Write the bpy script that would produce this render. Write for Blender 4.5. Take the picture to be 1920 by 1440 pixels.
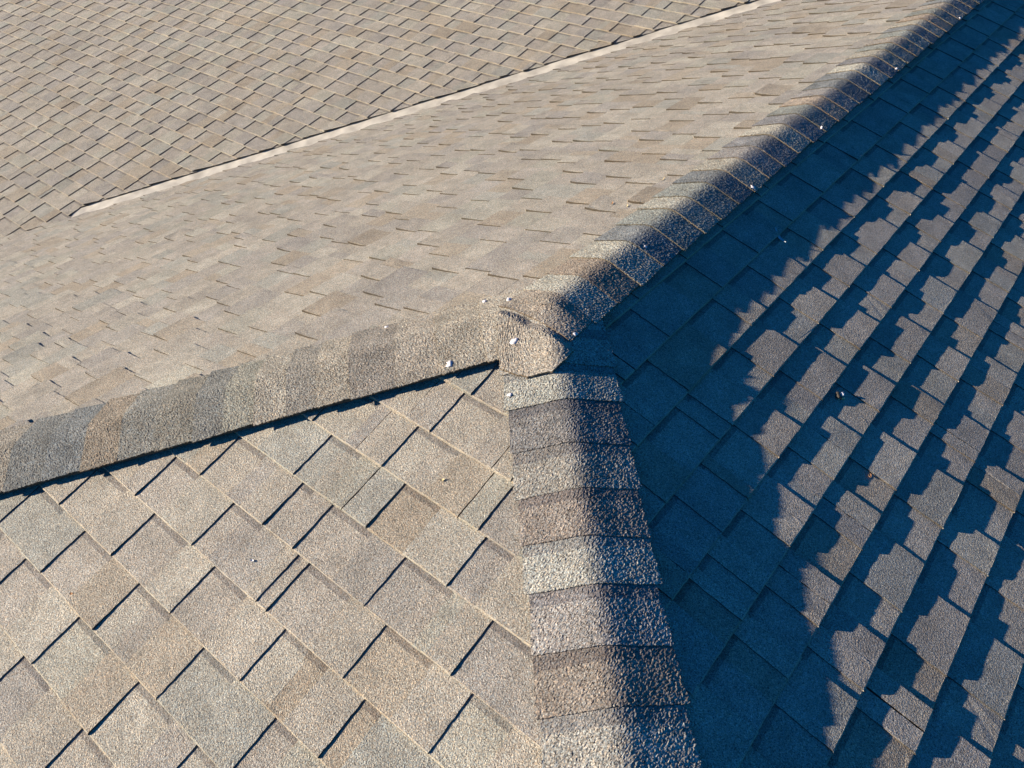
import bpy, bmesh, math, random
from mathutils import Vector, Matrix, noise

random.seed(7)
for o in list(bpy.data.objects):
    bpy.data.objects.remove(o)
SC = bpy.context.scene
COL = SC.collection

# ------------------------------------------------------------------ camera
cam = bpy.data.cameras.new("camera")
cam.sensor_width = 36.0
cam.lens = 36.0 * 1440.85 / 1920.0
cam.clip_start = 0.02
cam.clip_end = 500.0
camo = bpy.data.objects.new("camera", cam)
COL.objects.link(camo)
CAM_R = Matrix(((0.77601363, -0.40716841, 0.48168115),
                (0.63056822, 0.5173891, -0.57852593),
                (-0.01365909, 0.75267683, 0.65824845)))
CAM_P = Vector((1.03091358, -1.40548319, 1.25420377))
camo.matrix_world = Matrix.Translation(CAM_P) @ CAM_R.to_4x4()
SC.camera = camo
FPX = 1440.85


def project(P):
    c = CAM_R.transposed() @ (Vector(P) - CAM_P)
    if c.z > -0.05:
        return None
    return (960 + FPX * c.x / -c.z, 720 - FPX * c.y / -c.z)


# ------------------------------------------------------------------ light
SUN_AZ = math.radians(40.0)      # from -x towards -y
SUN_EL = math.radians(18.2)
S = Vector((-math.cos(SUN_EL) * math.cos(SUN_AZ), -math.cos(SUN_EL) * math.sin(SUN_AZ), math.sin(SUN_EL)))
world = bpy.data.worlds.new("World")
SC.world = world
world.use_nodes = True
wn = world.node_tree
for n in list(wn.nodes):
    wn.nodes.remove(n)
sky = wn.nodes.new("ShaderNodeTexSky")
sky.sky_type = 'NISHITA'
sky.sun_disc = False
sky.sun_elevation = SUN_EL
sky.sun_rotation = math.atan2(S.x, S.y)
sky.air_density = 1.0
sky.dust_density = 0.2
sky.ozone_density = 4.0
tint = wn.nodes.new("ShaderNodeMix")
tint.data_type = 'RGBA'
tint.blend_type = 'MULTIPLY'
tint.inputs[0].default_value = 1.0
tint.inputs[7].default_value = (0.06, 0.43, 0.78, 1)
bg = wn.nodes.new("ShaderNodeBackground")
bg.inputs[1].default_value = 0.074
wo = wn.nodes.new("ShaderNodeOutputWorld")
wn.links.new(sky.outputs[0], tint.inputs[6])
wn.links.new(tint.outputs[2], bg.inputs[0])
wn.links.new(bg.outputs[0], wo.inputs[0])

sl = bpy.data.lights.new("sun", 'SUN')
sl.energy = 5.0
sl.angle = math.radians(0.53)
sl.color = (1.0, 0.885, 0.715)
so = bpy.data.objects.new("sun", sl)
COL.objects.link(so)
so.location = S * 30
so.rotation_euler = S.to_track_quat('Z', 'Y').to_euler()

SC.view_settings.view_transform = 'Standard'
SC.view_settings.look = 'None'
SC.view_settings.exposure = 1.56
SC.view_settings.gamma = 1.0
SC.view_settings.use_curve_mapping = False

# ------------------------------------------------------------------ helpers
def put(o, label=None, cat=None, group=None, kind=None):
    if label: o["label"] = label
    if cat: o["category"] = cat
    if group: o["group"] = group
    if kind: o["kind"] = kind
    return o


def link(name, data, parent=None):
    o = bpy.data.objects.new(name, data)
    COL.objects.link(o)
    if parent is not None:
        o.parent = parent
    return o


# ------------------------------------------------------------------ materials
def granule_material(name, src, mult=(1, 1, 1), contrast=1.05, scale=560.0, bump=0.0030, rough=0.95, mottle=0.35):
    """Asphalt covered in ceramic granules. src: 'object' (object colour) or 'tone' (mesh colour attribute)."""
    m = bpy.data.materials.new(name)
    m.use_nodes = True
    nt = m.node_tree
    N, L = nt.nodes, nt.links
    b = N["Principled BSDF"]
    b.inputs["Roughness"].default_value = rough
    b.inputs["Specular IOR Level"].default_value = 0.25
    geo = N.new("ShaderNodeNewGeometry")
    if src == 'object':
        c0 = N.new("ShaderNodeObjectInfo").outputs["Color"]
    else:
        a = N.new("ShaderNodeAttribute")
        a.attribute_name = "tone"
        c0 = a.outputs["Color"]
    # granules: every cell its own value, a few almost black, a few almost white
    vor = N.new("ShaderNodeTexVoronoi")
    vor.inputs["Scale"].default_value = scale
    L.new(geo.outputs["Position"], vor.inputs["Vector"])
    sep = N.new("ShaderNodeSeparateColor")
    L.new(vor.outputs["Color"], sep.inputs[0])
    ramp = N.new("ShaderNodeValToRGB")
    cr = ramp.color_ramp
    lo, hi = 1 - 0.62 * contrast, 1 + 0.55 * contrast
    cr.elements[0].position = 0.0
    cr.elements[0].color = (lo * .8, lo * .8, lo * .85, 1)
    cr.elements[1].position = 1.0
    cr.elements[1].color = (hi * 1.15, hi * 1.13, hi * 1.08, 1)
    for p, v in ((0.18, 1 - .28 * contrast), (0.5, 1.0), (0.85, 1 + .2 * contrast)):
        e = cr.elements.new(p)
        e.color = (v, v, v, 1)
    L.new(sep.outputs[0], ramp.inputs[0])
    # tint of single granules
    hue = N.new("ShaderNodeMix")
    hue.data_type = 'RGBA'
    hue.inputs[6].default_value = (1.12, 0.97, 0.84, 1)
    hue.inputs[7].default_value = (0.90, 1.02, 1.12, 1)
    L.new(sep.outputs[1], hue.inputs[0])
    # broad weathering
    nz = N.new("ShaderNodeTexNoise")
    nz.inputs["Scale"].default_value = 14.0
    nz.inputs["Detail"].default_value = 6.0
    nz.inputs["Roughness"].default_value = 0.65
    L.new(geo.outputs["Position"], nz.inputs["Vector"])
    mr = N.new("ShaderNodeMapRange")
    mr.inputs[1].default_value = 0.3
    mr.inputs[2].default_value = 0.7
    mr.inputs[3].default_value = 1 - mottle * .5
    mr.inputs[4].default_value = 1 + mottle * .5
    L.new(nz.outputs[0], mr.inputs[0])

    def mul(a, c):
        x = N.new("ShaderNodeMix")
        x.data_type = 'RGBA'
        x.blend_type = 'MULTIPLY'
        x.inputs[0].default_value = 1.0
        for s, i in ((a, 6), (c, 7)):
            if isinstance(s, tuple):
                x.inputs[i].default_value = s
            else:
                L.new(s, x.inputs[i])
        return x.outputs[2]
    nw = N.new("ShaderNodeTexNoise")
    nw.inputs["Scale"].default_value = 2.6
    nw.inputs["Detail"].default_value = 5.0
    nw.inputs["Roughness"].default_value = .7
    L.new(geo.outputs["Position"], nw.inputs["Vector"])
    mw = N.new("ShaderNodeMapRange")
    mw.inputs[1].default_value = .35
    mw.inputs[2].default_value = .65
    mw.inputs[3].default_value = .90
    mw.inputs[4].default_value = 1.07
    L.new(nw.outputs[0], mw.inputs[0])
    col = mul(c0, ramp.outputs[0])
    col = mul(col, mw.outputs[0])
    col = mul(col, hue.outputs[2])
    col = mul(col, mr.outputs[0])
    col = mul(col, (*mult, 1))
    L.new(col, b.inputs["Base Color"])
    # relief of the granules plus a slow waviness of the sheet
    n2 = N.new("ShaderNodeTexNoise")
    n2.inputs["Scale"].default_value = scale * .55
    n2.inputs["Detail"].default_value = 2.0
    L.new(geo.outputs["Position"], n2.inputs["Vector"])
    ad = N.new("ShaderNodeMath")
    ad.operation = 'ADD'
    L.new(sep.outputs[2], ad.inputs[0])
    L.new(n2.outputs[0], ad.inputs[1])
    bp = N.new("ShaderNodeBump")
    bp.inputs["Strength"].default_value = 1.0
    bp.inputs["Distance"].default_value = bump
    n3 = N.new("ShaderNodeTexNoise")
    n3.inputs["Scale"].default_value = scale * .33
    n3.inputs["Detail"].default_value = 1.0
    L.new(geo.outputs["Position"], n3.inputs["Vector"])
    ad2 = N.new("ShaderNodeMath")
    ad2.operation = 'MULTIPLY_ADD'
    ad2.inputs[1].default_value = 0.5
    L.new(n3.outputs[0], ad2.inputs[0])
    L.new(ad.outputs[0], ad2.inputs[2])
    L.new(ad2.outputs[0], bp.inputs["Height"])
    L.new(bp.outputs[0], b.inputs["Normal"])
    return m


def plain_material(name, col, rough=0.7, var=0.15, scale=60.0, metallic=0.0, bump=0.0, spec=0.3):
    m = bpy.data.materials.new(name)
    m.use_nodes = True
    nt = m.node_tree
    N, L = nt.nodes, nt.links
    b = N["Principled BSDF"]
    b.inputs["Roughness"].default_value = rough
    b.inputs["Metallic"].default_value = metallic
    b.inputs["Specular IOR Level"].default_value = spec
    geo = N.new("ShaderNodeNewGeometry")
    nz = N.new("ShaderNodeTexNoise")
    nz.inputs["Scale"].default_value = scale
    nz.inputs["Detail"].default_value = 5.0
    L.new(geo.outputs["Position"], nz.inputs["Vector"])
    rp = N.new("ShaderNodeValToRGB")
    rp.color_ramp.elements[0].position = .3
    rp.color_ramp.elements[1].position = .7
    rp.color_ramp.elements[0].color = (*[c * (1 - var) for c in col], 1)
    rp.color_ramp.elements[1].color = (*[min(1, c * (1 + var)) for c in col], 1)
    L.new(nz.outputs[0], rp.inputs[0])
    L.new(rp.outputs[0], b.inputs["Base Color"])
    if bump:
        bp = N.new("ShaderNodeBump")
        bp.inputs["Distance"].default_value = bump
        L.new(nz.outputs[0], bp.inputs["Height"])
        L.new(bp.outputs[0], b.inputs["Normal"])
    return m


BAND = (0.64, 0.64, 0.68)
EDGE = (1.10, 1.05, 0.98)          # factory edge along the bottom of a course
SIDE = (0.26, 0.235, 0.205)          # raw asphalt at the sides of a tab
M_OBJ = [granule_material("shingle_granules", 'object'),
         granule_material("shingle_printed_band", 'object', BAND),
         granule_material("shingle_cut_edge", 'object', EDGE, contrast=.4), granule_material("shingle_raw_side", 'object', SIDE, contrast=.4)]
M_TON = [granule_material("shingle_granules_far", 'tone'),
         granule_material("shingle_printed_band_far", 'tone', BAND),
         granule_material("shingle_cut_edge_far", 'tone', EDGE, contrast=.4), granule_material("shingle_raw_side_far", 'tone', SIDE, contrast=.4)]
M_CAP = [granule_material("cap_granules", 'object', contrast=1.3, scale=420, bump=.0009, mottle=.5),
         granule_material("cap_printed_band", 'object', (.70, .70, .74), contrast=1.1, scale=420, bump=.0009),
         granule_material("cap_cut_edge", 'object', (.62, .53, .44), contrast=.4)]
M_DECK = plain_material("roof_underlay", (.06, .057, .052), .9)
M_FLASH = plain_material("painted_flashing_metal", (.345, .31, .255), .55, .28, 9.0, 0.0, .0006, .5)
M_SEAL = plain_material("white_sealant", (.50, .47, .48), .7, .3, 300.0, 0, .0004)
M_LEAF = plain_material("dry_leaf", (.34, .17, .07), .8, .35, 400.0)
M_STRAW = plain_material("dry_straw", (.55, .42, .22), .8, .2, 300.0)
M_BARK = plain_material("dark_seed_husk", (.05, .04, .03), .8, .3, 400.0)
M_FELT = plain_material("torn_pale_felt", (.30, .34, .36), .8, .2, 200.0)

PALETTE = [((.305, .272, .225), 5), ((.280, .250, .215), 5), ((.262, .240, .215), 2.5), ((.285, .238, .180), 2),
           ((.262, .212, .155), 1.3), ((.325, .298, .248), 3), ((.255, .252, .222), 2), ((.236, .216, .198), 1.3),
           ((.300, .285, .235), 2)]
MEAN = (.272, .249, .209)
PCOL = [c for c, w in PALETTE]
PW = [w for c, w in PALETTE]


def tone(rng, gain=1.0):
    c = rng.choices(PCOL, PW)[0]
    v = gain * rng.uniform(.94, 1.06)
    k = .60
    return tuple((MEAN[i] + k * (c[i] - MEAN[i])) * v for i in range(3)) + (1.0,)


# ------------------------------------------------------------------ roof geometry
SLC, SLA, SLD = 0.33549888, 0.3278207, 0.28253834        # slopes (rise over run)
D0 = 6.8056223                                            # where the far slope would reach the ridge height
E = 0.143                                                 # exposure of one course
EA = E * 1.00558
cA, cC, cD = (1 / math.sqrt(1 + s * s) for s in (SLA, SLC, SLD))
H1, H2 = 0.0050, 0.0037                                   # base layer and laminated tab thickness
LAP = 0.024


def frame(X, up, origin=(0, 0, 0)):
    X = Vector(X).normalized()
    Y = Vector(up).normalized()
    Z = X.cross(Y)
    m = Matrix((X, Y, Z)).transposed().to_4x4()
    m.translation = Vector(origin)
    return m


F_A = frame((1, 0, 0), (0, 1, SLA))
F_C = frame((0, 1, 0), (-1, 0, SLC))
F_B = frame((0, -1, 0), (1, 0, SLC))
F_D = frame((1, 0, 0), (0, 1, SLD), (0, D0, 0))
RAC = SLA / SLC


def clip(poly, a, b, c):
    """keep a*h + b*q + c >= 0"""
    out = []
    n = len(poly)
    for i in range(n):
        p, r = poly[i], poly[(i + 1) % n]
        dp, dr = a * p[0] + b * p[1] + c, a * r[0] + b * r[1] + c
        if dp >= 0:
            out.append(p)
        if (dp >= 0) != (dr >= 0):
            t = dp / (dp - dr)
            out.append((p[0] + t * (r[0] - p[0]), p[1] + t * (r[1] - p[1])))
    return out


def area(poly):
    return abs(sum(poly[i][0] * poly[(i + 1) % len(poly)][1] - poly[(i + 1) % len(poly)][0] * poly[i][1] for i in range(len(poly)))) / 2


def piece_geometry(poly, is_tab, expo, seed, step, lift=0.0, H1=.0056, H2=.0031, BV=.0032):
    """One shingle piece in its own coordinates: h across, q down from its butt line (butt at q = 0, top at q = -expo).
    Returns verts (h, up, z), faces, material indices."""
    rng = random.Random(seed)
    strip = clip(poly, 0, 1, BV)
    poly = clip(poly, 0, -1, -BV)
    polys = [(poly, 0)]
    qb = -expo + 0.0165
    if not is_tab:
        top = clip(poly, 0, -1, qb)
        low = clip(poly, 0, 1, -qb)
        polys = [(p, k) for p, k in ((top, 1), (low, 0)) if len(p) > 2 and area(p) > 1e-6]
    if len(strip) > 2 and area(strip) > 1e-6:
        polys.append((strip, 2))
    verts, index, faces, mats = [], {}, [], []
    edges = {}

    def ztop(q):
        t = (q + expo) / expo
        return (H1 + H2) * t + (H2 if is_tab else 0.0) + lift * max(0, t) ** 2 - (.0021 if q > -.001 else 0.0)

    def vid(h, q):
        k = (round(h, 5), round(q, 5))
        if k not in index:
            r2 = random.Random(hash(k) ^ seed)
            jh = jq = jz = 0.0
            if step < .05:
                jh, jq = r2.uniform(-.0011, .0011), r2.uniform(-.0009, .0009)
                jz = r2.uniform(-.0004, .0007) * (1 if q > -.03 else .3)
            index[k] = len(verts)
            verts.append((h + jh, -(q + jq), ztop(q) + jz))
        return index[k]
    for p, k in polys:
        ring = []
        n = len(p)
        # make counter-clockwise in (h, -q)
        if sum(p[i][0] * -p[(i + 1) % n][1] + p[(i + 1) % n][0] * p[i][1] for i in range(n)) < 0:
            p = p[::-1]
        for i in range(n):
            a, b = p[i], p[(i + 1) % n]
            d = math.hypot(b[0] - a[0], b[1] - a[1])
            if d < 1e-5:
                continue
            m = max(1, int(round(d / step)))
            for j in range(m):
                t = j / m
                v = vid(a[0] + t * (b[0] - a[0]), a[1] + t * (b[1] - a[1]))
                if not ring or ring[-1] != v:
                    ring.append(v)
        if ring[0] == ring[-1]:
            ring.pop()
        if len(ring) < 3:
            continue
        faces.append(ring)
        mats.append(k)
        for i in range(len(ring)):
            e = (ring[i], ring[(i + 1) % len(ring)])
            if (e[1], e[0]) in edges:
                edges.pop((e[1], e[0]))
            else:
                edges[e] = k
    thick = H1 + H2 - .0006 if is_tab else H1 + .0012
    low = {}
    for (a, b) in edges:
        for v in (a, b):
            if v not in low:
                low[v] = len(verts)
                x, y, z = verts[v]
                verts.append((x, y, z - thick))
    for (a, b) in edges:
        faces.append([b, a, low[a], low[b]])
        mats.append(2 if abs(verts[a][1]) < .003 and abs(verts[b][1]) < .003 else 3)
    return verts, faces, mats


def mesh_from(name, verts, faces, mats, materials):
    me = bpy.data.meshes.new(name)
    me.from_pydata(verts, [], faces)
    for m in materials:
        me.materials.append(m)
    me.polygons.foreach_set("material_index", mats)
    me.update()
    return me


MESHES = {}


class Slope:
    def __init__(self, key, F, expo, off, cuts, parent, deck, label, gain=1.0):
        self.key, self.F, self.expo, self.off, self.cuts, self.gain = key, F, expo, off, cuts, gain
        me = mesh_from("roof_slope", [(h, -q, -.012) for h, q in deck] + [(h, -q, -.03) for h, q in deck],
                       [list(range(len(deck)))[::1], list(range(len(deck), 2 * len(deck)))[::-1]]
                       + [[(i + 1) % len(deck), i, i + len(deck), (i + 1) % len(deck) + len(deck)] for i in range(len(deck))],
                       [0] * (2 + len(deck)), [M_DECK])
        bm = bmesh.new()
        bm.from_mesh(me)
        bmesh.ops.recalc_face_normals(bm, faces=bm.faces)
        bm.to_mesh(me)
        bm.free()
        self.o = link("roof_slope", me, parent)
        self.o.matrix_world = F
        put(self.o, label)
        self.pieces = []
        self.hh = dict(A=(.0054, .0033, .0030), B=(.0052, .0036, .003), C=(.0060, .0029, .003), D=(.0046, .0052, .0018))[key]

    def world(self, h, q):
        return self.F @ Vector((h, -q, 0.004))

    def add(self, h0, h1, k, is_tab, seed, lift=0.0):
        """piece of course k from h0 to h1"""
        qk = self.off + k * self.expo
        w = round((h1 - h0) / .005) * .005
        if w < .012:
            w = h1 - h0
        hc = (h0 + h1) / 2
        ext = 0.0 if is_tab else .006
        poly = [(-w / 2 - ext, -self.expo - LAP), (w / 2 + ext, -self.expo - LAP), (w / 2 + ext, 0), (-w / 2 - ext, 0)]
        full = poly
        for a, b, c in self.cuts(hc, qk):
            poly = clip(poly, a, b, a * hc + b * qk + c)
        if len(poly) < 3 or area(poly) < 6e-5:
            return
        vis = clip(poly, 0, 1, self.expo)
        if len(vis) < 3:
            return
        pts = [project(self.world(hc + h, qk + q)) for h, q in vis]
        if any(p is None for p in pts):
            return
        xs, ys = [p[0] for p in pts], [p[1] for p in pts]
        M = 1000 if self.key in 'AC' else 500
        if max(xs) < -M or min(xs) > 1920 + M or max(ys) < -M or min(ys) > 1440 + M:
            return
        if self.key == 'D' and len(poly) != 4 or self.key == 'D' and poly != full:
            lift = round(lift + abs(random.Random(seed).gauss(.0015, .003)), 4)
        # area in the frame
        fr = pts
        for a, b, c in ((1, 0, 0), (-1, 0, 1920), (0, 1, 0), (0, -1, 1440)):
            fr = clip(fr, a, b, c)
            if len(fr) < 3:
                break
        ar = area(fr) if len(fr) > 2 else 0
        self.pieces.append(dict(hc=hc, qk=qk, w=w, poly=poly, full=(len(poly) == 4 and poly == full), tab=is_tab,
                                ar=ar, seed=seed, lift=lift, tone=tone(random.Random(seed * 31 + 5), self.gain)))

    def build_one(self, d):
        step = .017
        if d['full']:
            var = d['seed'] % 4
            key = (d['tab'], round(d['w'], 3), var, self.hh, round(self.expo, 5), round(d['lift'], 4))
            if key not in MESHES:
                v, f, m = piece_geometry(d['poly'], d['tab'], self.expo, var * 77 + 1, step, d['lift'], *self.hh)
                MESHES[key] = mesh_from("shingle_tab" if d['tab'] else "shingle_base", v, f, m, M_OBJ)
            me = MESHES[key]
        else:
            v, f, m = piece_geometry(d['poly'], d['tab'], self.expo, d['seed'], step, d['lift'], *self.hh)
            me = mesh_from("shingle_tab" if d['tab'] else "shingle_base", v, f, m, M_OBJ)
        o = link("shingle_tab" if d['tab'] else "shingle_base", me, self.o)
        o.location = (d['hc'], -d['qk'], 0)
        o.color = d['tone']

    def build_stuff(self, ds):
        if not ds:
            return
        V, Fc, Mt, T = [], [], [], []
        for d in ds:
            v, f, m = piece_geometry(d['poly'], d['tab'], self.expo, d['seed'], .03, d['lift'], *self.hh)
            b = len(V)
            V += [(x + d['hc'], y - d['qk'], z) for x, y, z in v]
            Fc += [[i + b for i in q] for q in f]
            Mt += m
            T += [d['tone']] * len(f)
        me = mesh_from("shingle_field", V, Fc, Mt, M_TON)
        at = me.attributes.new("tone", 'FLOAT_COLOR', 'FACE')
        at.data.foreach_set("color", [x for t in T for x in t])
        o = link("shingle_field", me, self.o)
        put(o, kind="stuff")


def lay_courses(sl, k0, k1, hmin, hmax, slots_of, seed0, curl=(.0004, .0012), pitch=.2715, frac=.5, sub=True):
    """slots_of: {course: [(slot start, slot end), ...]} seen in the photograph; elsewhere the pattern goes on at random."""
    for k in range(k0, k1 + 1):
        rng = random.Random(seed0 * 1000 + k)
        slots = sorted(slots_of.get(k, []))
        if not slots:
            h = hmin + rng.uniform(0, pitch)
            slots = [(h, h + pitch * rng.uniform(.4, .56))]
        # carry the pattern on to both sides
        while slots[0][0] > hmin:
            w = pitch * rng.uniform(.40, .58)
            g = slots[0][0] - pitch * rng.choice((1.0, 1.0, 1.0, .93, 1.08, .8))
            slots.insert(0, (g, g + w))
        while slots[-1][1] < hmax:
            w = pitch * rng.uniform(.40, .58)
            g = slots[-1][0] + pitch * rng.choice((1.0, 1.0, 1.0, .93, 1.08, 1.2))
            g = max(g, slots[-1][1] + .07)
            slots.append((g, g + w))
        n = 0
        for i, (a, b) in enumerate(slots):
            n += 1
            sd = (seed0 * 7919 + k * 613 + i * 29) & 0xffff
            lift = round(max(0.0, rng.gauss(*curl)), 4)
            # base piece, sometimes of two colours with a fine joint
            if sub and b - a > .12 and rng.random() < .3:
                mid = a + (b - a) * rng.uniform(.35, .65)
                sl.add(a, mid - .0006, k, False, sd + 1)
                sl.add(mid + .0006, b, k, False, sd + 2)
            else:
                sl.add(a, b, k, False, sd + 1)
            if i + 1 < len(slots):
                c, d = b, slots[i + 1][0]
                if d - c < .012:
                    continue
                if sub and d - c > .11 and rng.random() < .25:
                    mid = c + (d - c) * rng.uniform(.3, .7)
                    g = rng.choice((.0003, .0003, .0012))
                    sl.add(c, mid - g, k, True, sd + 3, lift)
                    sl.add(mid + g, d, k, True, sd + 4, lift)
                else:
                    sl.add(c, d, k, True, sd + 3, lift)


house = link("hip_roof", None)
put(house, "tan shingle roof with two hips and a ridge meeting at a capped peak", "roof", kind="thing")
wing = link("roof_wing", None)
wing.location = (0, D0, 0)
put(wing, "broad sunlit tan shingle roof slope across the pale metal valley", "roof", kind="thing")
bpy.context.view_layer.update()

GAP = .012


def cuts_A(h, q):
    # |x| <= RAC * q * cA
    return [(1, RAC * cA, -GAP), (-1, RAC * cA, -GAP)]


def cuts_C(h, q):
    return [(1, cC / RAC, -GAP), (0, 1, -GAP)]


X_END = -5.22


def cuts_B(h, q):
    # h = -y, x = -q*cC ; y >= x/RAC ; valley y <= D0 + SLC x / SLD
    x = -q * cC
    w = random.Random(round(q * 1000)).uniform(-.010, .012)
    g = .030 + w if x > X_END + .05 else .004
    return [(-1, cC / RAC, -GAP), (0, 1, -GAP), (1, -cC * SLC / SLD, D0 - g * 1.5)]


def cuts_D(h, q):
    # x <= SLD (y - D0) / SLC = -q*cD*SLD/SLC
    g = .108 + random.Random(round(q * 1000)).uniform(-.007, .007) if h > X_END - .07 else .004
    return [(-1, -cD * SLD / SLC, -g * 1.3)]


OFF_A, OFF_C, OFF_D = 0.62280559, 0.14654906, 5.99888174
sA_ = Slope('A', F_A, EA, OFF_A, cuts_A, house, [(0, 0.01), (-3.6 * RAC * cA, 3.6), (3.6 * RAC * cA, 3.6)],
            "sunlit shingle slope between the two hips")
sC_ = Slope('C', F_C, E, OFF_C, cuts_C, house, [(0, .01), (-3.2 * cC / RAC, 3.2), (9, 3.2), (9, .01)],
            "shingle slope lying in blue shade beside the ridge")
QB = 6.6
sB_ = Slope('B', F_B, E, 0.095, cuts_B, house,
            [(0, .01), (-D0, .01), (-(D0 - QB * cC * SLC / SLD), QB), (QB * cC / RAC, QB)],
            "long low sunlit shingle slope between ridge and metal valley")
sD_ = Slope('D', F_D, EA, OFF_D, cuts_D, wing, [(0, 0), (-16, 0), (-16, 9.5), (-9.5 * cD * SLD / SLC, 9.5)], None)

SLOTS_A = {-2: [(-.015, .10)], -1: [(-.039, .099)], 0: [(-.352, -.22), (-.083, .068)],
           1: [(-.276, -.155), (0, .125), (.266, .352)],
           2: [(-.511, -.39), (-.24, -.195), (-.123, .022), (.131, .287), (.399, .52)],
           3: [(-.63, -.515), (-.367, -.238), (-.104, -.084), (-.065, .086), (.203, .349), (.458, .572)],
           4: [(-.541, -.383), (-.273, -.136), (.003, .155), (.272, .324), (.56, .69)],
           5: [(-.93, -.785), (-.68, -.54), (-.413, -.266), (-.136, -.012), (.13, .207), (.42, .56)],
           6: [(-.763, -.623), (-.482, -.332), (-.212, -.066), (.02, .15)],
           7: [(-.524, -.392), (-.242, -.11)]}
SLOTS_C = {1: [(.09, .201)],
           2: [(-.045, .081), (.303, .456)],
           3: [(-.137, .013), (.053, .08), (.21, .334)],
           4: [(-.337, -.217), (-.098, -.086), (-.049, .093), (.233, .379)],
           5: [(-.449, -.373), (-.396 + .03, -.288), (-.217, -.119), (.025, .154)],
           6: [(-.554, -.409), (-.345, -.249), (-.117, .02), (.159, .267)],
           7: [(-.587, -.472), (-.339, -.305), (-.165, -.055), (.113, .258)],
           8: [(-.502, -.344), (-.224, -.123), (.063, .22)]}
SLOTS_C[5] = [(-.449, -.373), (-.34, -.288), (-.217, -.119), (.025, .154)]

lay_courses(sA_, -4, 16, -2.6, 2.0, SLOTS_A, 11)
lay_courses(sC_, 0, 17, -2.0, 6.4, SLOTS_C, 23)
lay_courses(sB_, 0, 41, -6.6, 2.6, {}, 37, (.0035, .003))
lay_courses(sD_, -40, 8, -13.5, .6, {}, 53)

for group in ((sA_, sB_, sC_), (sD_,)):
    for tab in (True, False):
        allp = sorted(((d['ar'], i, s) for s in group for i, d in enumerate(s.pieces) if d['tab'] == tab), key=lambda t: -t[0])
        for n, (ar, i, s) in enumerate(allp):
            s.pieces[i]['own'] = n < 300 and ar > 12
    for s in group:
        for d in s.pieces:
            if d['own']:
                s.build_one(d)
        s.build_stuff([d for d in s.pieces if not d['own']])

# ------------------------------------------------------------------ ridge and hip caps
UP = Vector((0, 0, 1))
NA = Vector((0, -SLA, 1)).normalized()
NB = Vector((-SLC, 0, 1)).normalized()
NC = Vector((SLC, 0, 1)).normalized()


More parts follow.
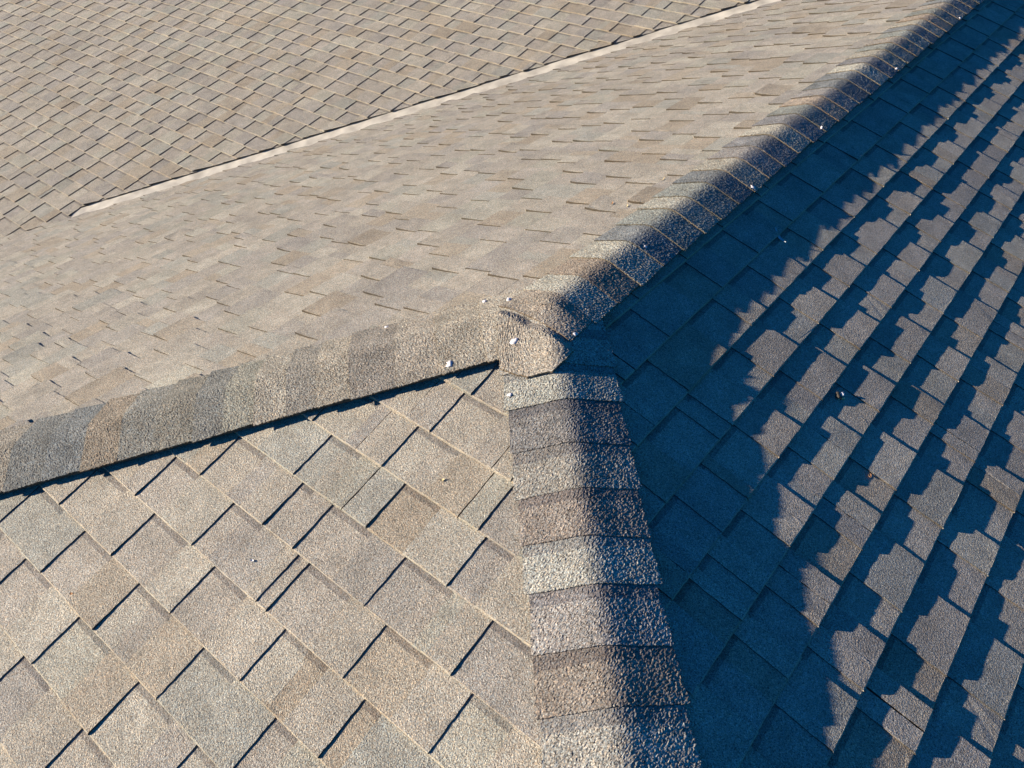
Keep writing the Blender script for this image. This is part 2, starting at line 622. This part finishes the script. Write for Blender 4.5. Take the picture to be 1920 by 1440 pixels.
def cap_line(name, label, h, nP, nQ, W, joints, hedge, hcrest, parent, first_hidden, rng, palette, band, t=.004, start_u=None):
    """joints: distances of the exposed butts from the peak, ascending. butt_out: the butt faces away from the peak."""
    h = Vector(h).normalized()
    eP = nP.cross(h)
    if eP.z > 0: eP = -eP
    eQ = nQ.cross(h)
    if eQ.z > 0: eQ = -eQ
    R = .036
    SG = .055

    def sp(x):
        return (x + math.sqrt(x * x + R * R)) / 2

    def surf(u, w, dz):
        if name == "ridge_cap" and u < 0:
            dz -= SLA * -u * math.exp(-(w / .07) ** 2)
        return h * u + eP * sp(-w) + eQ * sp(w) + UP * (hedge + hcrest * math.exp(-(w / SG) ** 2) + .0 * (w / W) ** 2 + dz)
    base = link(name, None, parent)
    put(base, label)
    # the line itself: a doubled underlying strip that the caps are nailed to
    V, Fc = [], []
    us = (joints[0] - .02, joints[-1] + .35)
    ws = [-W * .93 + 2 * W * .93 * i / 12 for i in range(13)]
    for u in us:
        for dz in (-.003, -.011):
            V += [surf(u, w, dz) for w in ws]
    n = len(ws)
    for i in range(n - 1):
        Fc.append([i, i + 1, 2 * n + i + 1, 2 * n + i][::-1])
        Fc.append([n + i, n + i + 1, 3 * n + i + 1, 3 * n + i])
    Fc += [[0, n, 3 * n, 2 * n], [n - 1, 3 * n - 1, 4 * n - 1, 2 * n - 1][::-1]]
    me = mesh_from("underlying_strip", V, Fc, [0] * len(Fc), [M_CAP[2]])
    st = link("underlying_strip", me, base)
    st.color = (.16, .145, .125, 1)
    out = first_hidden            # True: butt of a cap faces away from the peak
    for j in range(len(joints)):
        u0 = joints[j]
        ex = (joints[j] - joints[j - 1] if j else .12) if out else (joints[j + 1] - joints[j] if j + 1 < len(joints) else .12)
        ex = min(max(ex, .06), .2)
        L = 1.75 * ex
        sgn = -1 if out else 1
        near = u0 < (3.9 if not out else 1.9)
        gs = .0031 if out or u0 < 1.5 else .0031 + .0009 * (u0 - 1.5)
        NW = int(2 * W / gs) if near else 24
        if near:                       # the grains themselves stand up from the nearest caps
            nr_ = int(.60 * L / gs)
            tl = [.60 * i / nr_ for i in range(nr_ + 1)] + [.8, 1.0]
        else:
            tl = [0, .025, .10, .25, .43, .58, 1.0]
        NU = len(tl)
        dw = rng.uniform(-.004, .004)
        skew = rng.uniform(-.004, .004)
        rise = rng.uniform(0, .0015)
        top, bot = [], []
        for iu in range(NU):
            f = tl[iu]
            for iw in range(NW + 1):
                s = -1 + 2 * iw / NW
                edge = abs(s)
                Wl = (W + .006 + dw) * (1 - .10 * f) - (.007 if iu == 0 and edge > .98 else 0)
                w = s * Wl
                u = u0 + sgn * (f * L) + skew * s
                if iu == 0:
                    u += rng.uniform(-.0012, .0012)
                w += (rng.uniform(-.0015, .0015) if edge > .98 else 0)
                dz = (2 * t + rise) * (1 - f) + (.010 * (1 - .6 * f) if not out and j == 0 else .003 if not out and j == 1 else 0)
                droop = -.0012 * max(0, edge - .75) * 4
                gr = rng.gauss(0, .165 * gs) if near and f < .62 else 0.0
                if near and 0 < iu and edge < .985:
                    u += rng.uniform(-.0009, .0009)
                    w += rng.uniform(-.0009, .0009)
                top.append(surf(u, w, dz + t + droop + gr))
                bot.append(surf(u, w, dz + droop))
        n1 = NW + 1
        V, Fc, Mt = [], [], []
        V += top
        flip = []
        for iu in range(NU - 1):
            for iw in range(NW):
                Fc.append([iu * n1 + iw, iu * n1 + iw + 1, (iu + 1) * n1 + iw + 1, (iu + 1) * n1 + iw])
                Mt.append(1 if band and .43 <= .5 * (tl[iu] + tl[iu + 1]) < .60 else 0)
        ntop = len(Fc)
        ring = list(range(n1)) + [iu * n1 + NW for iu in range(1, NU)] + [(NU - 1) * n1 + i for i in range(NW - 1, -1, -1)] + [iu * n1 for iu in range(NU - 2, 0, -1)]
        b0 = len(V)
        for r in ring:
            V.append(top[r]); V.append(bot[r])
        nr = len(ring)
        for i in range(nr):
            a, b = b0 + 2 * i, b0 + 2 * ((i + 1) % nr)
            Fc.append([a, b, b + 1, a + 1]); Mt.append(2)
        b1 = len(V)
        ci = sorted(set([round(NW * q / 16) for q in range(17)]))
        for iu in (0, NU - 1):
            V += [bot[iu * n1 + c] for c in ci]
        for q in range(len(ci) - 1):
            Fc.append([b1 + q, b1 + len(ci) + q, b1 + len(ci) + q + 1, b1 + q + 1]); Mt.append(2)
        me = mesh_from("cap_shingle", V, Fc, Mt, M_CAP)
        # orientation: top must look up
        if me.polygons[0].normal.z < 0:
            me.flip_normals()
        for i in range(0 if near else ntop):
            me.polygons[i].use_smooth = True
        o = link("cap_shingle", me, base)
        c = palette[j % len(palette)] if isinstance(palette, list) else palette(rng)
        if not out and j == 0:
            c = (.215, .185, .15)
        o.color = (*c, 1)
    return base, surf


CAPS = [(.150, .155, .140), (.185, .165, .140), (.130, .128, .128), (.235, .225, .190), (.200, .165, .130), (.160, .150, .140), (.120, .125, .125), (.215, .200, .165)]


def cap_pick(rng):
    c = rng.choice(CAPS)
    v = rng.uniform(.9, 1.15)
    return (c[0] * v, c[1] * v, c[2] * v)


rng = random.Random(5)
# ridge: butts face the peak
rj = [-.072, .043, .156, .275, .404, .526, .657, .765, .895, 1.016]
while rj[-1] < 6.2:
    rj.append(rj[-1] + rng.uniform(.112, .13))
ridge_cols = [(.20, .165, .13), (.125, .125, .125), (.14, .145, .135), (.13, .155, .145), (.125, .12, .12), (.22, .215, .18)]
ridge, ridge_surf = cap_line("ridge_cap", "ridge cap row running to the upper right along the shade line", (0, 1, 0), NB, NC, .130, rj, .027, .0062,
                             house, False, rng, cap_pick, False, .0032)
hA = NA.cross(NC)
h3 = Vector((1, -1 / RAC, -SLC)).normalized()
h1v = Vector((-1, -1 / RAC, -SLC)).normalized()
j3 = [.218, .33, .457, .580, .70, .812, .943, 1.062, 1.185, 1.30, 1.42, 1.54, 1.66, 1.78, 1.9, 2.02, 2.14]
c3 = [(.30, .27, .22), (.285, .275, .225), (.185, .17, .155), (.27, .245, .20), (.245, .20, .16), (.33, .315, .26), (.265, .235, .205), (.235, .19, .145), (.30, .275, .225), (.2, .19, .17)]
c3 = [tuple(.84 * (v * .7 + sum(c) / 3 * .3) for v in c) for c in c3]
hip3, hip3_surf = cap_line("hip_cap", "hip cap row running down to the bottom edge, half of it in shade", h3, NA, NC, .150, j3, .032, .0058,
                           house, True, rng, c3, True, .0018)
j1 = [.20, .33, .45, .587, .679, .77, .863, .95, 1.041, 1.15, 1.265, 1.374, 1.49, 1.61, 1.73, 1.85, 1.97, 2.09, 2.22, 2.34, 2.47]
c1 = [(.25, .225, .185), (.245, .22, .18), (.235, .21, .175), (.205, .185, .16), (.24, .215, .175), (.2, .185, .16), (.225, .205, .17), (.24, .23, .19), (.15, .148, .135),
      (.19, .178, .15), (.165, .16, .142), (.20, .168, .13), (.125, .13, .128), (.14, .142, .135), (.2, .18, .15)]
c1 = [tuple(v * .86 * (1.10, .93, 1.0, .87, 1.06, .95)[i % 6] for v in c) for i, c in enumerate(c1)]
hip1, hip1_surf = cap_line("hip_cap", "weathered sunlit hip cap row running left from the peak over a dark gap", h1v, NB, NA, .150, j1, .026, .008,
                           house, True, rng, c1, False)


# the piece folded over the peak
def roof_z(x, y):
    r = .014
    zs = [SLA * y, SLC * x, -SLC * x]
    d = min(math.hypot(x, y) if y < 0 else abs(x), abs(x * .7 + y * .7) if x > 0 else math.hypot(x, y), abs(x * .7 - y * .7) if x < 0 else math.hypot(x, y))
    return -r * math.log(sum(math.exp(-z / r) for z in zs)) + .022 + .014 * math.exp(-(d / .055) ** 2)


peak = link("peak_cap", None, house)
put(peak, "brownish cap piece folded over the peak where ridge and hips meet")
outline = [(.022, -.240), (.060, -.238), (.102, -.228), (.152, -.188), (.158, -.14), (.148, -.08), (.128, .02), (.06, .09), (-.02, .10), (-.10, .03), (-.128, -.04), (-.085, -.125), (-.032, -.185)]
rp = random.Random(3)
fine = []
for i in range(len(outline)):
    a, b = outline[i], outline[(i + 1) % len(outline)]
    for j in range(9):
        t = j / 9
        fine.append((a[0] + t * (b[0] - a[0]) + rp.uniform(-.0012, .0012), a[1] + t * (b[1] - a[1]) + rp.uniform(-.0012, .0012)))
cx, cy = -.01, -.05
V, Fc, Mt = [], [], []
RN = 42
nf = len(fine)
for r in range(1, RN + 1):
    for (x, y) in fine:
        X, Y = cx + (x - cx) * r / RN, cy + (y - cy) * r / RN
        if r < RN:
            X, Y = X + rp.uniform(-.0009, .0009), Y + rp.uniform(-.0009, .0009)
        V.append((X, Y, rp.gauss(0, .0006) * (r > 12) + roof_z(X, Y) + .015 - .004 * (r / RN) ** 2 - .024 * min(1, max(0, (Y + .105) / .06)) + .010 * min(1, max(0, (-Y - .03) / .08))))
V.append((cx, cy, roof_z(cx, cy) + .015))
ci = len(V) - 1
for i in range(nf):
    Fc.append([ci, i, (i + 1) % nf]); Mt.append(0)
for r in range(RN - 1):
    for i in range(nf):
        a, b = r * nf + i, r * nf + (i + 1) % nf
        Fc.append([a, a + nf, b + nf, b]); Mt.append(0)
ntop = len(Fc)
b0 = len(V)
for i in range(nf):
    x, y, z = V[(RN - 1) * nf + i]
    V.append((x, y, z)); V.append((x, y, z - .006))
for i in range(nf):
    a, b = b0 + 2 * i, b0 + 2 * ((i + 1) % nf)
    Fc.append([a, a + 1, b + 1, b]); Mt.append(2)
Fc.append([b0 + 2 * i + 1 for i in range(nf)][::-1]); Mt.append(2)
me = mesh_from("cap_shingle", V, Fc, Mt, M_CAP)
if me.polygons[0].normal.z < 0:
    me.flip_normals()
po = link("cap_shingle", me, peak)
po.color = (.225, .198, .163, 1)


# ------------------------------------------------------------------ valley flashing (two lengths of folded metal, lapped)
fl = link("valley_flashing", None, wing)
put(fl, "pale beige metal valley flashing, end cut square at its lower left")
fl.matrix_world = Matrix.Identity(4)
vd = Vector((SLD, SLC, SLC * SLD)).normalized()        # direction of the valley, uphill
v0 = Vector((0, D0, 0))
eB = NB.cross(vd); eB = -eB if eB.z < 0 else eB          # up the near slope
ND = Vector((0, -SLD, 1)).normalized()
eD = ND.cross(vd); eD = -eD if eD.z < 0 else eD          # up the far slope
s_end = (X_END - .06) / vd.x
joints_s = [s_end, s_end + 3.05, s_end + 6.1, 0.0]
for i in range(3):
    a, b = joints_s[i], joints_s[i + 1] + (.08 if i < 2 else 0)
    b = min(b, 0)
    if b - a < .1:
        continue
    prof = [(eB, .16, .0002), (eB, .07, .0022), (eB, .010, .0045), (None, 0, .0095), (eD, .010, .0075), (eD, .05, .0072), (eD, .125, .0062), (eD, .18, .0022)]
    NS = 26
    V, Fc = [], []
    rf = random.Random(91 + i)
    for k in range(NS + 1):
        s = a + (b - a) * k / NS
        for (e, d, z) in prof:
            P = v0 + vd * s + (e * d if e else Vector((0, 0, 0))) + UP * (z - .0095 + i * .0012 * (1 - k / NS) + rf.uniform(-.0006, .0006))
            V.append(P)
    n = len(prof)
    for k in range(NS):
        for q in range(n - 1):
            Fc.append([k * n + q, k * n + q + 1, (k + 1) * n + q + 1, (k + 1) * n + q])
    m0 = len(V)
    V += [p - UP * .0012 for p in V[:m0]]
    Fc += [[x + m0 for x in f[::-1]] for f in Fc[:]]
    for k in range(NS):
        Fc.append([k * n, (k + 1) * n, (k + 1) * n + m0, k * n + m0])
        Fc.append([k * n + n - 1, k * n + n - 1 + m0, (k + 1) * n + n - 1 + m0, (k + 1) * n + n - 1])
    for q in range(n - 1):
        Fc.append([q, q + m0, q + 1 + m0, q + 1])
    me = mesh_from("flashing_sheet", V, Fc, [0] * len(Fc), [M_FLASH])
    if me.polygons[0].normal.z < 0:
        me.flip_normals()
    link("flashing_sheet", me, fl)


# ------------------------------------------------------------------ sealant dabs on the cap nails
def dab_mesh(seed, r):
    rg = random.Random(seed)
    bm = bmesh.new()
    bmesh.ops.create_icosphere(bm, subdivisions=2, radius=r)
    ox = rg.uniform(-.4, .4) * r
    for v in bm.verts:
        d = v.co.normalized()
        k = 1 + .8 * noise.noise(d * 1.7 + Vector((seed * 3.1, 0, 0))) + .25 * noise.noise(d * 4 + Vector((0, seed * 1.7, 0)))
        v.co = Vector((d.x * k * r, d.y * k * r * .85, d.z * k * r * .42))
        hole = math.hypot(d.x - .15, d.y + .1)
        if d.z > 0 and hole < .38:
            v.co.z -= r * .42
        if d.z > 0 and .4 < hole < .75 and d.x > 0:
            v.co.z += r * .35
    me = bpy.data.meshes.new("sealant_dab")
    bm.to_mesh(me)
    bm.free()
    me.materials.append(M_SEAL)
    for p in me.polygons:
        p.use_smooth = True
    return me


def ray_from_pixel(u, v):
    d = CAM_R @ Vector(((u - 960) / FPX, -(v - 720) / FPX, -1))
    return d.normalized()


bpy.context.view_layer.update()
DG = bpy.context.evaluated_depsgraph_get()


def surface_at(u, v):
    """first surface met at a place seen in the photograph"""
    hit, loc, nor, idx, ob, mx = SC.ray_cast(DG, CAM_P, ray_from_pixel(u, v))
    return (loc, nor, ob) if hit else (None, None, None)


DABS = [(843, 682, .011), (963, 640, .010), (1078, 626, .007), (957, 562, .009), (955, 740, .007), (908, 566, .008), (1412, 352, .0075),
        (1210, 462, .005), (1540, 240, .006), (1681, 129, .006), (1800, 34, .006), (725, 613, .006)]
for i, (u, v, r) in enumerate(DABS):
    loc, nor, ob = surface_at(u, v)
    if loc is None:
        continue
    par = ob
    while par.parent is not None and par.parent.parent is not None:
        par = par.parent
    r *= 1.12
    me = dab_mesh(i + 2, r)
    o = link("sealant_dab", me)
    o.matrix_world = Matrix.Translation(loc + nor * r * .12) @ nor.to_track_quat('Z', 'Y').to_matrix().to_4x4() @ Matrix.Rotation(i * 1.3, 4, 'Z')
    o.parent = par
    o.matrix_parent_inverse = par.matrix_world.inverted()


# ------------------------------------------------------------------ loose bits lying on the roof
def scrap(name, seed, L, W, mat, curl=.3):
    rg = random.Random(seed)
    n = 7
    V, Fc = [], []
    for i in range(n + 1):
        t = i / n
        w = W * math.sin(math.pi * (.08 + .84 * t)) * rg.uniform(.8, 1.1)
        z = curl * L * (t - .5) ** 2 * 2
        for s in (-1, 0, 1):
            V.append(((t - .5) * L, s * w / 2 + rg.uniform(-.1, .1) * W, z + abs(s) * W * .18))
    for i in range(n):
        for q in range(2):
            Fc.append([i * 3 + q, (i + 1) * 3 + q, (i + 1) * 3 + q + 1, i * 3 + q + 1])
    m0 = len(V)
    V2 = V + [(x, y, z - .0009) for x, y, z in V]
    F2 = Fc + [[a + m0 for a in f[::-1]] for f in Fc]
    rim = [i * 3 for i in range(n + 1)] + [n * 3 + 1, n * 3 + 2] + [i * 3 + 2 for i in range(n - 1, -1, -1)] + [1]
    for i in range(len(rim)):
        a, b = rim[i], rim[(i + 1) % len(rim)]
        F2.append([a, a + m0, b + m0, b])
    return mesh_from(name, V2, F2, [0] * len(F2), [mat])


def lay(o, u, v, rot, lift=.0025):
    loc, nor, ob = surface_at(u, v)
    if loc is None:
        return
    o.matrix_world = Matrix.Translation(loc + nor * lift) @ nor.to_track_quat('Z', 'Y').to_matrix().to_4x4() @ Matrix.Rotation(rot, 4, 'Z')


BITS = [("leaf_scrap", 1063, 972, .012, .007, M_LEAF, .6, "tiny orange leaf scrap on the hip cap nearest the bottom", "leaf"),
        ("leaf_scrap", 380, 1064, .010, .007, M_LEAF, 1.4, "tiny rusty leaf scrap on the left hip cap", "leaf"),
        ("leaf_scrap", 135, 1114, .010, .006, M_LEAF, .2, "tiny brown leaf scrap on the sunlit slope at far left", "leaf"),
        ("leaf_scrap", 830, 901, .011, .006, M_STRAW, 1.0, "small straw coloured scrap on the sunlit slope between the hips", "leaf"),
        ("leaf_scrap", 1148, 383, .020, .006, M_LEAF, .3, "brown scrap lying on the long low slope near the ridge caps", "leaf"),
        ("straw_piece", 1243, 338, .030, .004, M_STRAW, .1, "pale straw piece lying beside the ridge caps", "straw"),
        ("straw_piece", 1176, 388, .022, .005, M_STRAW, .5, "short straw piece on the long low slope below the ridge", "straw"),
        ("white_chip", 474, 1052, .009, .006, M_SEAL, .3, "small white chip lying on the sunlit slope at lower left", "chip"),
        ("white_chip", 331, 225, .014, .012, M_SEAL, .3, "bright white speck on the far roof slope", "chip"),
        ("shingle_sliver", 1460, 446, .075, .012, M_FELT, 1.0, "pale torn sliver sticking out between shaded shingles", "sliver"),
        ("leaf_scrap", 1630, 893, .013, .008, M_LEAF, .5, "pinkish leaf scrap at the shadow edge on the shaded slope", "leaf"),
        ]
BITS[1] = ("leaf_scrap", 380, 1064 - 759 + 760 - 260 - 0 if False else 805, .010, .007, M_LEAF, 1.4, "tiny rusty leaf scrap on the left hip cap", "leaf")
for i, (nm, u, v, L, W, mt, rot, lab, cat) in enumerate(BITS):
    o = link(nm, scrap(nm, i + 50, L, W, mt))
    lay(o, u, v, rot)
    put(o, lab, cat, "loose scraps on the roof" if nm == "leaf_scrap" else None)

# dark husk with a white tuft on the shaded slope
hk = link("seed_husk", None)
loc, nor, ob = surface_at(1574, 744)
hk.matrix_world = Matrix.Translation(loc) @ nor.to_track_quat('Z', 'Y').to_matrix().to_4x4()
put(hk, "dark seed husk with a white tuft on the shaded slope", "seed husk")
for nm, mt, pts in (("husk", M_BARK, [(-.010, .004, .006, .007), (-.002, .010, .007, .006), (-.008, -.004, .005, .005)]),
                    ("tuft", M_SEAL, [(.008, -.002, .007, .006)]), ("stem", M_STRAW, [(-.004, -.008, .004, .0035), (.002, -.012, .003, .003), (-.011, -.001, .003, .003)])):
    bm = bmesh.new()
    for x, y, z, r in pts:
        ret = bmesh.ops.create_icosphere(bm, subdivisions=2, radius=r, matrix=Matrix.Translation((x, y, z)))
        for vv in ret['verts']:
            vv.co += vv.co.normalized() * r * .5 * noise.noise(vv.co * 300)
    me = bpy.data.meshes.new(nm)
    bm.to_mesh(me)
    bm.free()
    me.materials.append(mt)
    link(nm, me, hk)
